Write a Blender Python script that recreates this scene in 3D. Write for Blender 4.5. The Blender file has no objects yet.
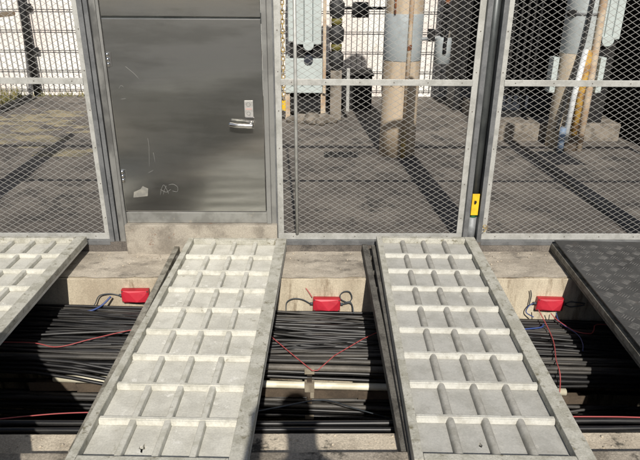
import bpy, bmesh, math, random
from mathutils import Vector, Matrix
random.seed(11)
S = bpy.context.scene
C = S.collection
R = math.radians

# ------------------------------------------------------------------ materials
def mat(name, col, rough=.7, metal=0., col2=None, scale=6., stretch=(1,1,1), lo=.42, hi=.62,
        col3=None, scale3=2., lo3=.55, hi3=.7, bump=.0, bscale=60., bstretch=(1,1,1), grain=.0, spec=.5, rvar=0., stretch3=(1,1,1), col4=None, scale4=40., lo4=.62, hi4=.68, stretch4=(1,1,1)):
    m = bpy.data.materials.new(name); m.use_nodes = True
    nt = m.node_tree; n = nt.nodes; l = nt.links
    b = n['Principled BSDF']
    b.inputs['Roughness'].default_value = rough
    b.inputs['Metallic'].default_value = metal
    b.inputs['Specular IOR Level'].default_value = spec
    b.inputs['Base Color'].default_value = (*col, 1)
    tc = n.new('ShaderNodeTexCoord')
    oi = n.new('ShaderNodeObjectInfo')
    add = n.new('ShaderNodeVectorMath'); add.operation = 'MULTIPLY_ADD'
    add.inputs[1].default_value = (17.3, 9.1, 5.7)
    l.new(oi.outputs['Random'], add.inputs[0]); l.new(tc.outputs['Object'], add.inputs[2])
    def noise(sc, st, det=6, ro=.6):
        mp = n.new('ShaderNodeMapping'); mp.inputs['Scale'].default_value = st
        l.new(add.outputs[0], mp.inputs[0])
        t = n.new('ShaderNodeTexNoise'); t.inputs['Scale'].default_value = sc
        t.inputs['Detail'].default_value = det; t.inputs['Roughness'].default_value = ro
        l.new(mp.outputs[0], t.inputs['Vector']); return t.outputs['Fac']
    def ramp(src, a, c):
        r = n.new('ShaderNodeMapRange'); r.interpolation_type = 'SMOOTHSTEP'
        r.inputs['From Min'].default_value = a; r.inputs['From Max'].default_value = c
        l.new(src, r.inputs['Value']); return r.outputs[0]
    def mix(fac, a, c2, mode='MIX'):
        x = n.new('ShaderNodeMix'); x.data_type = 'RGBA'; x.blend_type = mode
        if isinstance(fac, float): x.inputs[0].default_value = fac
        else: l.new(fac, x.inputs[0])
        for s, v in ((6, a), (7, c2)):
            if isinstance(v, tuple): x.inputs[s].default_value = (*v, 1)
            else: l.new(v, x.inputs[s])
        return x.outputs[2]
    cur = None
    if col2:
        cur = mix(ramp(noise(scale, stretch), lo, hi), col, col2)
    if col3:
        cur = mix(ramp(noise(scale3, stretch3, 8, .7), lo3, hi3), cur or col, col3)
    if col4:
        cur = mix(ramp(noise(scale4, stretch4, 5, .75), lo4, hi4), cur or col, col4)
    if grain:
        g = noise(130, (1,1,1), 3, .7)
        r = n.new('ShaderNodeMapRange'); r.inputs['From Min'].default_value = .3; r.inputs['From Max'].default_value = .7
        r.inputs['To Min'].default_value = 1-grain; r.inputs['To Max'].default_value = 1+grain
        l.new(g, r.inputs['Value'])
        cc = n.new('ShaderNodeCombineColor')
        for i in range(3): l.new(r.outputs[0], cc.inputs[i])
        cur = mix(1., cur or col, cc.outputs[0], 'MULTIPLY')
    if cur: l.new(cur, b.inputs['Base Color'])
    if rvar:
        rr = n.new('ShaderNodeMapRange'); rr.inputs['From Min'].default_value=.3; rr.inputs['From Max'].default_value=.7
        rr.inputs['To Min'].default_value = max(.03, rough-rvar); rr.inputs['To Max'].default_value = rough+rvar
        l.new(noise(5, (1,1,1)), rr.inputs['Value']); l.new(rr.outputs[0], b.inputs['Roughness'])
    if bump:
        bp = n.new('ShaderNodeBump'); bp.inputs['Strength'].default_value = bump; bp.inputs['Distance'].default_value = .004
        l.new(noise(bscale, bstretch, 8, .7), bp.inputs['Height']); l.new(bp.outputs[0], b.inputs['Normal'])
    return m

M = {}
M['yard'] = mat('yard_concrete', (.112,.098,.085), .9, col2=(.19,.168,.143), scale=1.3, col3=(.05,.046,.042), scale3=5, lo3=.47, hi3=.66, col4=(.24,.225,.20), scale4=26, lo4=.64, hi4=.70, bump=.8, bscale=40, grain=.4)
M['pave'] = mat('pavement_concrete', (.34,.30,.245), .9, col2=(.20,.175,.14), scale=7, col3=(.07,.064,.05), scale3=5, lo3=.52, hi3=.62, bump=1., bscale=60, grain=.35)
M['asphalt'] = mat('asphalt', (.05,.05,.05), .9, bump=.5, bscale=90, grain=.3)
M['earth'] = mat('earth', (.16,.14,.10), .95, col2=(.10,.11,.06), scale=.5)
M['face'] = mat('cast_concrete', (.56,.495,.375), .85, col2=(.385,.325,.24), scale=4, stretch=(1.3,1.3,.5), lo=.40, hi=.66, col3=(.23,.175,.115), scale3=5, stretch3=(2.2,2.2,.4), lo3=.51, hi3=.68, bump=.8, bscale=40, grain=.18, col4=(.17,.15,.12), scale4=34, lo4=.68, hi4=.74)
M['ledge'] = mat('worn_concrete', (.47,.42,.345), .88, col2=(.335,.295,.24), scale=4, stretch=(.8,1.6,1), col3=(.19,.168,.138), scale3=6, stretch3=(.8,1.4,1), lo3=.48, hi3=.66, bump=.9, bscale=40, grain=.24, col4=(.60,.56,.49), scale4=18, lo4=.66, hi4=.72)
M['step'] = mat('stained_concrete', (.36,.325,.27), .88, col2=(.22,.195,.16), scale=6, col3=(.20,.11,.07), scale3=11, lo3=.60, hi3=.70, bump=.7, bscale=45, grain=.2)
M['frontledge'] = mat('front_ledge_concrete', (.54,.475,.375), .9, col2=(.37,.32,.25), scale=6, col3=(.085,.078,.062), scale3=4.5, lo3=.54, hi3=.62, bump=1., bscale=60, grain=.3)
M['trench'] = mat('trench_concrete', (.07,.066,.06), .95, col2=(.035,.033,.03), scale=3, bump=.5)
M['wall'] = mat('whitewash', (.84,.82,.78), .9, col2=(.78,.71,.66), scale=1.6, col3=(.60,.57,.48), scale3=5, lo3=.60, hi3=.75, bump=.4, bscale=25)
M['cream_panel'] = mat('cream_panel', (.57,.56,.505), .75, col2=(.47,.46,.41), scale=7, col3=(.27,.25,.19), scale3=12, lo3=.60, hi3=.74, bump=.5, bscale=60, grain=.12, col4=(.68,.67,.62), scale4=11, lo4=.60, hi4=.66)
M['cream_rib'] = mat('cream_rib', col4=(.30,.20,.11), scale4=9, lo4=.68, hi4=.74, col=(.57,.56,.50), rough=.7, col2=(.46,.45,.39), scale=16, col3=(.22,.195,.14), scale3=22, lo3=.60, hi3=.76, bump=.4, bscale=80, grain=.12)
M['cream_rim'] = mat('cream_rim', (.46,.45,.395), .75, col2=(.35,.34,.285), scale=14, col3=(.17,.155,.105), scale3=26, lo3=.54, hi3=.68, bump=.5, bscale=80, grain=.2)
M['grey_panel'] = mat('grey_panel', (.43,.425,.395), .75, col2=(.36,.355,.325), scale=8, col3=(.25,.225,.18), scale3=16, lo3=.63, hi3=.78, bump=.45, bscale=60, grain=.10, col4=(.50,.49,.45), scale4=13, lo4=.62, hi4=.68)
M['grey_rib'] = mat('grey_rib', (.52,.515,.47), .7, col2=(.42,.41,.365), scale=18, col3=(.18,.16,.11), scale3=24, lo3=.62, hi3=.75, bump=.35, bscale=80, grain=.1)
M['grey_bar'] = mat('grey_bar', (.38,.37,.335), .7, col2=(.30,.29,.255), scale=18, bump=.35, bscale=80, grain=.12)
M['cream_bar'] = mat('cream_bar', (.54,.53,.475), .7, col2=(.43,.42,.36), scale=18, col3=(.18,.16,.11), scale3=20, lo3=.6, hi3=.75, bump=.35, bscale=80, grain=.12)
M['dirty'] = mat('dirty_metal', (.135,.128,.112), .8, col2=(.065,.06,.052), scale=12, col3=(.26,.25,.21), scale3=24, lo3=.58, hi3=.72, bump=.7, bscale=90, grain=.35)
M['dirty_rim'] = mat('dirty_rim', (.27,.255,.215), .75, col2=(.13,.12,.095), scale=16, bump=.6, bscale=90, grain=.3)
M['tread'] = mat('tread_plate', (.078,.077,.074), .6, .1, col2=(.052,.051,.049), scale=5, col3=(.115,.10,.09), scale3=8, lo3=.55, hi3=.75, grain=.25, bump=.3, bscale=120)
M['treadbar'] = mat('tread_bar', (.155,.15,.142), .5, .15, col2=(.08,.079,.076), scale=25, grain=.2)
M['galv'] = mat('galvanised', (.50,.50,.475), .55, .35, col2=(.40,.40,.375), scale=14, col3=(.24,.21,.165), scale3=12, lo3=.64, hi3=.76, grain=.1)
M['galv_lip'] = mat('frame_lip', (.20,.205,.21), .5, .4, col2=(.14,.145,.15), scale=9, grain=.12)
M['post'] = mat('post_steel', (.125,.135,.135), .38, .5, col2=(.08,.088,.09), scale=6, grain=.1)
M['postgrey'] = mat('post_base_grey', (.34,.36,.37), .6, .2, col2=(.24,.25,.26), scale=12)
M['mesh'] = mat('mesh_wire', (.345,.34,.325), .55, .35, grain=.15)
M['bolt'] = mat('bolt_head', (.13,.11,.09), .6, .5)
M['grid'] = mat('grid_wire', (.085,.085,.085), .6, .2)
M['black'] = mat('black_steel', (.012,.012,.013), .5, .1)
M['yellow'] = mat('yellow_paint', (.80,.52,.02), .55, col2=(.68,.42,.02), scale=20)
M['yellow_old'] = mat('old_yellow_paint', (.40,.28,.09), .75, col2=(.24,.18,.10), scale=26, lo=.45, hi=.6, grain=.2)
M['green'] = mat('green_paint', (.03,.16,.07), .6)
M['pole'] = mat('pole_concrete', (.50,.405,.295), .85, col2=(.37,.295,.21), scale=5, stretch=(2,2,.3), col3=(.36,.19,.09), scale3=9, lo3=.64, hi3=.76, stretch3=(3,3,.3), bump=.4, bscale=50, grain=.1)
M['band'] = mat('band_paint', (.345,.38,.39), .65, col2=(.285,.315,.325), scale=8, col3=(.46,.43,.37), scale3=12, lo3=.66, hi3=.76, grain=.06)
M['pole_lit'] = mat('pole_concrete_lit', (.60,.515,.40), .85, col2=(.50,.42,.31), scale=5, stretch=(2,2,.3), bump=.4, bscale=50, grain=.1)  # same pole concrete, colour lightened to offset the shade on this pole
M['band_lit'] = mat('band_paint_lit', (.50,.545,.55), .6, col2=(.43,.47,.475), scale=8, grain=.05)  # band paint lightened likewise, sunlight put into the colour
M['conduit'] = mat('conduit_beige', (.52,.43,.32), .75, col2=(.40,.28,.18), scale=9)
M['pale'] = mat('pale_equipment_paint', (.47,.525,.515), .5, col2=(.42,.47,.46), scale=6, col3=(.46,.46,.38), scale3=16, lo3=.66, hi3=.78)
M['navy'] = mat('dark_equipment_paint', spec=.2, col=(.034,.039,.052), rough=.6, col2=(.020,.023,.030), scale=2)
M['dark'] = mat('dark_equipment', spec=.2, col=(.011,.011,.012), rough=.7, col2=(.020,.019,.018), scale=3)
M['olive'] = mat('olive_band', (.12,.105,.02), .6)
M['rubber'] = mat('black_rubber', (.016,.016,.017), .62, col2=(.03,.03,.03), scale=20)
M['stone'] = mat('yard_stone', (.235,.205,.168), .9, col2=(.125,.108,.088), scale=9, bump=.8, bscale=30, grain=.25)
M['cable'] = mat('cable_sheath', (.009,.009,.010), .42, col2=(.019,.018,.017), scale=9, stretch=(.8,4,4), lo=.42, hi=.62, col3=(.065,.06,.052), scale3=7, stretch3=(.9,5,5), lo3=.60, hi3=.74, spec=.5, grain=.25)
M['cable_dust'] = mat('dusty_cable_sheath', (.030,.028,.026), .55, col2=(.075,.069,.06), scale=7, stretch=(.5,4,4), grain=.2)
M['white_pipe'] = mat('white_plastic', (.74,.70,.56), .45, col2=(.58,.54,.41), scale=8)
M['brown'] = mat('brown_tray', (.10,.075,.052), .8, col2=(.06,.045,.032), scale=6, grain=.2)
M['greypipe'] = mat('grey_conduit', (.145,.13,.11), .6, col2=(.09,.082,.07), scale=7, grain=.15)
M['clamp'] = mat('clamp_steel', (.33,.29,.22), .6, .1, col2=(.23,.195,.145), scale=18)
M['red'] = mat('red_plastic', (.40,.014,.026), .35, col2=(.32,.012,.022), scale=14)
M['redlid'] = mat('red_lid', (.50,.022,.042), .5, col2=(.40,.016,.032), scale=9)
M['redwire'] = mat('red_wire', (.36,.07,.07), .5)
M['pinkwire'] = mat('faded_red_wire', (.44,.13,.12), .6)
M['bluewire'] = mat('blue_wire', (.03,.06,.20), .5)
M['lead'] = mat('dark_lead', (.05,.06,.07), .5)
M['steel'] = mat('stainless', (.55,.55,.525), .17, .93, col2=(.43,.43,.405), scale=3, stretch=(.5,1,2.5), grain=.03, rvar=.03, bump=.02, bscale=2., bstretch=(.6,1,9))
_nt = M['steel'].node_tree; _b = _nt.nodes['Principled BSDF']; _b.inputs['Anisotropic'].default_value = .93
_t = _nt.nodes.new('ShaderNodeCombineXYZ'); _t.inputs[0].default_value = 1.; _nt.links.new(_t.outputs[0], _b.inputs['Tangent'])   # brushed along its width
M['steel_frame'] = mat('stainless_frame', (.38,.38,.365), .36, .6, col2=(.28,.28,.27), scale=5, grain=.05)
M['sill'] = mat('stainless_sill', (.40,.40,.38), .42, .6, col2=(.30,.30,.28), scale=9, col3=(.50,.46,.38), scale3=14, lo3=.6, hi3=.7)
M['jamb'] = mat('jamb_steel', (.32,.32,.305), .4, .5, col2=(.16,.16,.155), scale=6, stretch=(1,1,.5), col3=(.42,.40,.33), scale3=5, lo3=.66, hi3=.74)
M['chrome'] = mat('chrome', (.66,.65,.63), .16, 1.)
M['lockplate'] = mat('lock_plate', (.50,.49,.47), .45, .4, col2=(.40,.39,.37), scale=40)
M['faintred'] = mat('faded_red_print', (.48,.34,.31), .6)
M['printgrey'] = mat('grey_print', (.25,.25,.24), .6)
M['tape'] = mat('tape_residue', (.27,.26,.225), .7, col2=(.20,.195,.175), scale=30)
M['scratch'] = mat('scratch_mark', (.25,.248,.235), .6)
M['orange'] = mat('rusty_yellow_pipe', (.45,.265,.05), .75, col2=(.22,.12,.05), scale=11, lo=.48, hi=.62, grain=.2)
M['whitepaint'] = mat('white_pipe_paint', (.66,.68,.68), .5, col2=(.52,.54,.55), scale=14)
M['bluepaint'] = mat('blue_pipe_paint', (.16,.22,.31), .6)
M['rust'] = mat('rust', (.20,.075,.03), .9, col2=(.10,.04,.02), scale=20)
M['grass'] = mat('dry_grass', (.17,.16,.05), .8, col2=(.26,.22,.09), scale=8)
M['sand'] = mat('dry_sand', (.27,.23,.145), .95, col2=(.155,.138,.10), scale=5, bump=.8, bscale=40, grain=.3)
M['skin'] = mat('skin', (.48,.30,.21), .55)
M['shirt'] = mat('shirt_cloth', (.10,.12,.16), .9)
M['trousers'] = mat('trouser_cloth', (.04,.045,.06), .9)
M['shoe'] = mat('shoe', (.03,.03,.03), .6)
M['hair'] = mat('hair', (.02,.016,.013), .6)

# ------------------------------------------------------------------ mesh helpers
class MB:
    def __init__(s): s.bm = bmesh.new()
    def box(s, x0, x1, y0, y1, z0, z1, bev=0.):
        r = bmesh.ops.create_cube(s.bm, size=1.)
        for v in r['verts']:
            v.co = Vector(((x0+x1)/2 + v.co.x*(x1-x0), (y0+y1)/2 + v.co.y*(y1-y0), (z0+z1)/2 + v.co.z*(z1-z0)))
        if bev:
            es = {e for v in r['verts'] for e in v.link_edges}
            bmesh.ops.bevel(s.bm, geom=list(es), offset=bev, segments=2, affect='EDGES', profile=.6)
        return s
    def tube(s, pts, r, n=8, cap=True, sx=1., closed=False):
        pts = [Vector(p) for p in pts]; N = len(pts)
        rr = r if isinstance(r, (list, tuple)) else [r]*N
        rings = []; up = None
        for i, p in enumerate(pts):
            if closed: d = pts[(i+1) % N] - pts[i-1]
            else: d = pts[min(i+1, N-1)] - pts[max(i-1, 0)]
            d = d.normalized() if d.length > 1e-9 else Vector((0,0,1))
            if up is None:
                up = Vector((0,0,1)) if abs(d.z) < .9 else Vector((0,1,0))
            a = d.cross(up)
            if a.length < 1e-4: a = d.cross(Vector((1,0,0)))
            a.normalize(); up = a.cross(d).normalized()
            rings.append([s.bm.verts.new(p + rr[i]*(a*math.cos(t)*sx + up*math.sin(t))) for t in [2*math.pi*k/n for k in range(n)]])
        M_ = N if closed else N-1
        for i in range(M_):
            A, B = rings[i], rings[(i+1) % N]
            for k in range(n):
                f = s.bm.faces.new((A[k], A[(k+1)%n], B[(k+1)%n], B[k])); f.smooth = True
        if cap and not closed:
            s.bm.faces.new(rings[0][::-1]); s.bm.faces.new(rings[-1])
        return s
    def lathe(s, prof, n=28, cx=0, cy=0):
        rings = [[s.bm.verts.new((cx + r*math.cos(2*math.pi*k/n), cy + r*math.sin(2*math.pi*k/n), z)) for k in range(n)] for r, z in prof]
        for A, B in zip(rings, rings[1:]):
            for k in range(n):
                f = s.bm.faces.new((A[k], A[(k+1)%n], B[(k+1)%n], B[k])); f.smooth = True
        s.bm.faces.new(rings[0][::-1]); s.bm.faces.new(rings[-1])
        return s
    def prism(s, poly, y0, y1):
        "outline in x,z given a depth along y"
        a = [s.bm.verts.new((x, y0, z)) for x, z in poly]; b = [s.bm.verts.new((x, y1, z)) for x, z in poly]
        n = len(poly)
        s.bm.faces.new(a); s.bm.faces.new(b[::-1])
        for k in range(n): s.bm.faces.new((a[k], b[k], b[(k+1)%n], a[(k+1)%n]))
        return s
    def ball(s, c, r, sub=2, sc=(1,1,1), jit=0):
        q = bmesh.ops.create_icosphere(s.bm, subdivisions=sub, radius=1.)
        for v in q['verts']:
            k = 1 + random.uniform(-jit, jit)
            v.co = Vector((c[0]+v.co.x*r*sc[0]*k, c[1]+v.co.y*r*sc[1]*k, c[2]+v.co.z*r*sc[2]*k))
            for f in v.link_faces: f.smooth = not jit
        return s
    def build(s, name, m, parent=None, loc=None, rot=None):
        bmesh.ops.recalc_face_normals(s.bm, faces=s.bm.faces)
        me = bpy.data.meshes.new(name); s.bm.to_mesh(me); s.bm.free()
        me.materials.append(M[m] if isinstance(m, str) else m)
        o = bpy.data.objects.new(name, me); C.objects.link(o)
        if parent: o.parent = parent
        if loc: o.location = loc
        if rot: o.rotation_euler = rot
        return o

def tag(o, label, cat, group=None, kind=None):
    if label: o['label'] = label
    if cat: o['category'] = cat
    if group: o['group'] = group
    if kind: o['kind'] = kind
    return o
def thing(name, label, cat, loc=(0,0,0), rot=(0,0,0), group=None):
    o = bpy.data.objects.new(name, None); C.objects.link(o); o.empty_display_size = .1
    o.location = loc; o.rotation_euler = rot
    return tag(o, label, cat, group)
def struct(mb, name, m):
    return tag(mb.build(name, m), None, None, None, 'structure')
def copy_tree(o, parent=None):
    c = o.copy(); C.objects.link(c); c.parent = parent
    for ch in list(o.children): copy_tree(ch, c)
    return c

FY = 3.63          # plane of the fence
# ------------------------------------------------------------------ ground
struct(MB().box(-40, 40, FY-.03, 60, -.5, 0), 'yard_ground', 'yard')
struct(MB().box(-40, 40, -.55, 1.695, -.5, 0, .006), 'pavement', 'pave')
struct(MB().box(-60, 60, -80, -.55, -.7, -.12), 'road', 'asphalt')
struct(MB().box(-400, 400, -400, 400, -3.2, -2.2), 'ground', 'earth')
# front and back rebates that carry the covers, channel walls and floor
struct(MB().box(-9, 9, 1.696, 1.87, -1.3, -.07, .005), 'front_ledge', 'frontledge')
bl = MB(); bl.box(-9, 9, 3.21, FY-.03, -1.3, -.075, .004); struct(bl, 'back_ledge', 'face')
lt = MB()
nx, ny = 300, 6       # worn top skin of the ledge, slightly uneven
gv = [[lt.bm.verts.new((-9+18*i/nx, (3.206+(FY-.034-3.206)*j/ny) if j else 3.222+random.uniform(-.012,.010), -.070+random.uniform(-.0025,.0025))) for j in range(ny+1)] for i in range(nx+1)]
for i in range(nx):
    for j in range(ny): lt.bm.faces.new((gv[i][j], gv[i+1][j], gv[i+1][j+1], gv[i][j+1]))
struct(lt, 'ledge_top', 'ledge')
struct(MB().box(-9, 9, 1.87, 3.21, -1.3, -1.15), 'channel_floor', 'trench')
struct(MB().box(-40, -9, 1.695, FY-.03, -.5, -.02), 'paving_beyond', 'pave')
struct(MB().box(9, 40, 1.695, FY-.03, -.5, -.02), 'paving_beyond', 'pave')
# expansion joint of the yard slab: a bitumen strip a few mm proud
struct(MB().box(2.19, 2.222, FY+.12, 8.9, .001, .004), 'slab_joint', 'black')
# patches of dry sand lying on the slab at left
rnd = random.Random(8); sp_ = MB()
def blob(mb, cx, cy, rx, ry, h):
    n = 18; ph = [rnd.uniform(0, 6.28) for _ in range(3)]; out = []
    for k in range(n):
        t = 2*math.pi*k/n; q = 1 + .25*math.sin(2*t+ph[0]) + .18*math.sin(3*t+ph[1]) + .12*math.sin(5*t+ph[2])
        out.append((q*math.cos(t), q*math.sin(t)))
    rings = [[mb.bm.verts.new((cx+rx*x*q, cy+ry*y*q, h*(1-q*q)-.001)) for x, y in out] for q in (1., .75, .4)]
    for A, B in zip(rings, rings[1:]):
        for k in range(n):
            f = mb.bm.faces.new((A[k], A[(k+1)%n], B[(k+1)%n], B[k])); f.smooth = True
    mb.bm.faces.new(rings[-1])
for c, n_ in (((-3.6,7.05,.55,.28),46), ((-3.15,7.6,.40,.10),22), ((-3.3,6.35,.45,.10),20), ((-2.9,5.9,.5,.25),14)):
    for i in range(n_):
        r_b = rnd.uniform(.02,.16)**1.0
        blob(sp_, rnd.gauss(c[0], c[2]), rnd.gauss(c[1], c[3]), r_b*1.5, r_b*.6, rnd.uniform(.006,.014))
struct(sp_, 'sand_patch', 'sand')
# loose grit on the ledges and the paving
gt = MB()
for i in range(520):
    q = rnd.random()
    if q < .45: gx, gy, gz = rnd.uniform(-1.6,1.8), 3.58-abs(rnd.gauss(0,.12)), -.070
    elif q < .8: gx, gy, gz = rnd.uniform(-1.4,1.7), rnd.uniform(1.70,1.86), -.070
    else: gx, gy, gz = rnd.uniform(-1.4,1.7), rnd.uniform(1.2,1.69), 0
    if gy < 3.23 and gy > 1.87: continue
    r_g = rnd.choice((.0025,.003,.004,.006)); gt.ball((gx, gy, gz+r_g*.4), r_g, 1, (1,1,.7), .25)
tag(gt.build('grit', 'frontledge'), 'loose grit and small pebbles scattered on the concrete ledges', 'grit', None, 'stuff')

# ------------------------------------------------------------------ sky and light
sun_el, sun_az = 39.0, 3.8
W = bpy.data.worlds.new('World'); S.world = W; W.use_nodes = True
nt = W.node_tree
sky = nt.nodes.new('ShaderNodeTexSky'); sky.sky_type = 'NISHITA'; sky.sun_disc = False
sky.sun_elevation = R(sun_el); sky.sun_rotation = R(180 - sun_az)
sky.air_density = 1.; sky.dust_density = 1.5
bg = nt.nodes['Background']; nt.links.new(sky.outputs[0], bg.inputs[0]); bg.inputs[1].default_value = .055
sl = bpy.data.lights.new('sun', 'SUN'); sl.energy = 4.6; sl.angle = R(.53); sl.color = (1., .945, .86)
so = bpy.data.objects.new('sun', sl); C.objects.link(so)
tosun = Vector((math.sin(R(sun_az))*math.cos(R(sun_el)), -math.cos(R(sun_az))*math.cos(R(sun_el)), math.sin(R(sun_el))))
so.rotation_euler = tosun.to_track_quat('Z', 'Y').to_euler()
so.location = tosun*20

# ------------------------------------------------------------------ camera
cd = bpy.data.cameras.new('camera'); co = bpy.data.objects.new('camera', cd); C.objects.link(co)
cd.sensor_fit = 'HORIZONTAL'; cd.sensor_width = 36.; cd.lens = 36*592/640.; cd.clip_start = .02; cd.clip_end = 2000
r_ = Vector((.99990701, -.01193222, .00660312)); u_ = Vector((-.00145751, .38791504, .92169398)); b_ = Vector((-.0135593, -.92161789, .38786158))
mx = Matrix((r_, u_, b_)).transposed().to_4x4(); mx.translation = (0, 0, 1.6)
co.matrix_world = mx
S.camera = co
vs = S.view_settings; vs.view_transform = 'Standard'; vs.look = 'None'; vs.exposure = .1; vs.gamma = 1.; vs.use_curve_mapping = False

# ------------------------------------------------------------------ trench covers
CW, CL, CT = .64, 1.97, .052
RL, RR = .035, .066
def panel_with_hole(w, l, z0, z1, hole):
    mb = MB(); bm = mb.bm
    o = [bm.verts.new((x, y, z0)) for x, y in ((0,0),(w,0),(w,l),(0,l))]
    es = [bm.edges.new((o[i], o[(i+1)%4])) for i in range(4)]
    if hole:
        h = [bm.verts.new((x, y, z0)) for x, y in hole]
        es += [bm.edges.new((h[i], h[(i+1)%len(h)])) for i in range(len(h))]
    bmesh.ops.triangle_fill(bm, use_beauty=True, edges=es)
    r = bmesh.ops.extrude_face_region(bm, geom=bm.faces[:])
    bmesh.ops.translate(bm, verts=[v for v in r['geom'] if isinstance(v, bmesh.types.BMVert)], vec=(0,0,z1-z0))
    return mb
def cover(label, loc, rz, pm, rm, bm_, fm, hole=None, group='ribbed trench covers', tilt=0., flat=True):
    t = thing('trench_cover', label, 'trench cover', loc, (tilt, 0, R(rz)), group)
    panel_with_hole(CW, CL, 0, .014, hole).build('panel', pm, t)
    f = MB(); ir = .035
    f.box(0, RL, 0, CL, .0141, CT, .004); f.box(CW-RR, CW, 0, CL, .0141, CT, .004)
    f.box(RL+.0005, CW-RR-.0005, 0, ir, .0141, CT-.001, .004); f.box(RL+.0005, CW-RR-.0005, CL-ir, CL, .0141, CT-.001, .004)
    f.build('rim', fm, t)
    pitch = (CL-2*ir)/9
    for k in range(1, 9):
        y = ir + k*pitch
        h_ = .041+random.uniform(-.001,.001); rb = MB(); rb.box(RL-.001, CW-RR+.001, y-.017, y+.017, .0142, h_, 0)
        for v in rb.bm.verts:
            if v.co.z > .03: v.co.y = y + (v.co.y-y)*.62
        bmesh.ops.bevel(rb.bm, geom=rb.bm.edges[:], offset=.004, segments=2, affect='EDGES')
        rb.build('cross_rib', rm, t)
    for k in (1, 2, 3):
        x = RL + (CW-RL-RR)*k/4
        prof = [(.0195*math.copysign(abs(math.cos(q))**.75, math.cos(q)), .0125 + .0265*math.sin(q)**.9) for q in [math.pi*i_/12 for i_ in range(13)]]
        if flat: prof = [(.0150,.0141),(.0142,.020),(.0125,.032),(.0118,.0355),(.0100,.0375),(.0075,.0380)]; prof = prof + [(-a_, z_) for a_, z_ in prof[::-1]]
        br = MB(); br.prism([(x+a_*(1 if flat else .88), z_) for a_, z_ in prof], ir-.004, CL-ir+.004)
        for f_ in br.bm.faces:
            f_.smooth = len(f_.verts) == 4
            if len(f_.verts) > 4:
                for e_ in f_.edges: e_.smooth = False
        br.build('lengthwise_bar', bm_, t)
    return t
def star(cx, cy, s, seed):
    rnd = random.Random(seed); n = 14
    return [(cx + s*rnd.uniform(.55, 1.15)*math.cos(6.283*k/n)*(.75), cy + s*rnd.uniform(.55, 1.2)*math.sin(6.283*k/n)) for k in range(n)]

# flipped over, ribs up, lying on the covers below
cover('pale cream ribbed cover lying ribs-up in front of the steel door', (-.867, 1.60, -.004), -1.8, 'cream_panel', 'cream_rib', 'cream_bar', 'cream_rim',
      hole=[(.2275,.110),(.236,.105),(.2385,.092),(.247,.088),(.244,.104),(.253,.108),(.258,.120),(.2465,.121),(.2485,.134),(.2415,.137),(.2385,.124),(.228,.122)])
cover('greyer ribbed cover with rounded bars, ribs up beside the yellow-labelled post', (.358, 1.587, .012), -1.85, 'grey_panel', 'grey_rib', 'grey_bar', 'cream_rim',
      hole=star(.260, .120, .013, 4), flat=False)
cover('pale ribbed cover at the left edge, in front of the left mesh panel', (-1.478-CW, 1.61, -.004), 0, 'cream_panel', 'cream_rib', 'cream_bar', 'cream_rim')
# unseen stack of covers, added on the pavement to shade the left gap
for k in range(11):
    lb_ = 'grey cover on top of the unseen stack added for its shadow' if k == 10 else 'grey cover inside the unseen stack added for its shadow'
    sx_, sy_ = random.uniform(-.008,.008), random.uniform(-.008,.008)
    if k == 0:
        sp0 = cover(lb_, (0,0,0), 27.5, 'grey_panel', 'grey_rib', 'grey_bar', 'cream_rim', group='unseen covers stacked to cast a shadow')
        sp = sp0
    else:
        sp = copy_tree(sp0); sp['label'] = lb_
    sp.location = (-1.43 - math.cos(R(27.5))*CW + math.sin(R(27.5))*CL + sx_, 1.74 - math.sin(R(27.5))*CW - math.cos(R(27.5))*CL + sy_, .001 + k*.0555)
# dirty covers still sitting in the channel rebates below
cover('dirty grey cover set in the channel under the pale cream ribbed cover', (-.905, 1.71, -.0662), 0, 'dirty', 'dirty', 'dirty', 'dirty_rim', group='dirty covers under the pale ones')
cover('dirty grey cover set in the channel under the greyer ribbed cover', (.334, 1.71, -.0662), 0, 'dirty', 'dirty', 'dirty', 'dirty', group='dirty covers under the pale ones')
# thin dark plate slipped between the two right-hand covers
pt = thing('cover_plate', 'thin dark steel plate sandwiched under the greyer ribbed cover', 'cover plate', (.352, 1.62, -.0105), (0,0,R(-1.1)))
MB().box(0, .63, 0, 1.91, 0, .009, .002).build('plate', 'dirty', pt)
MB().box(.0005, .022, .0005, 1.9095, .0092, .0215, .003).build('edge_strip', 'dirty', pt)

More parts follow.
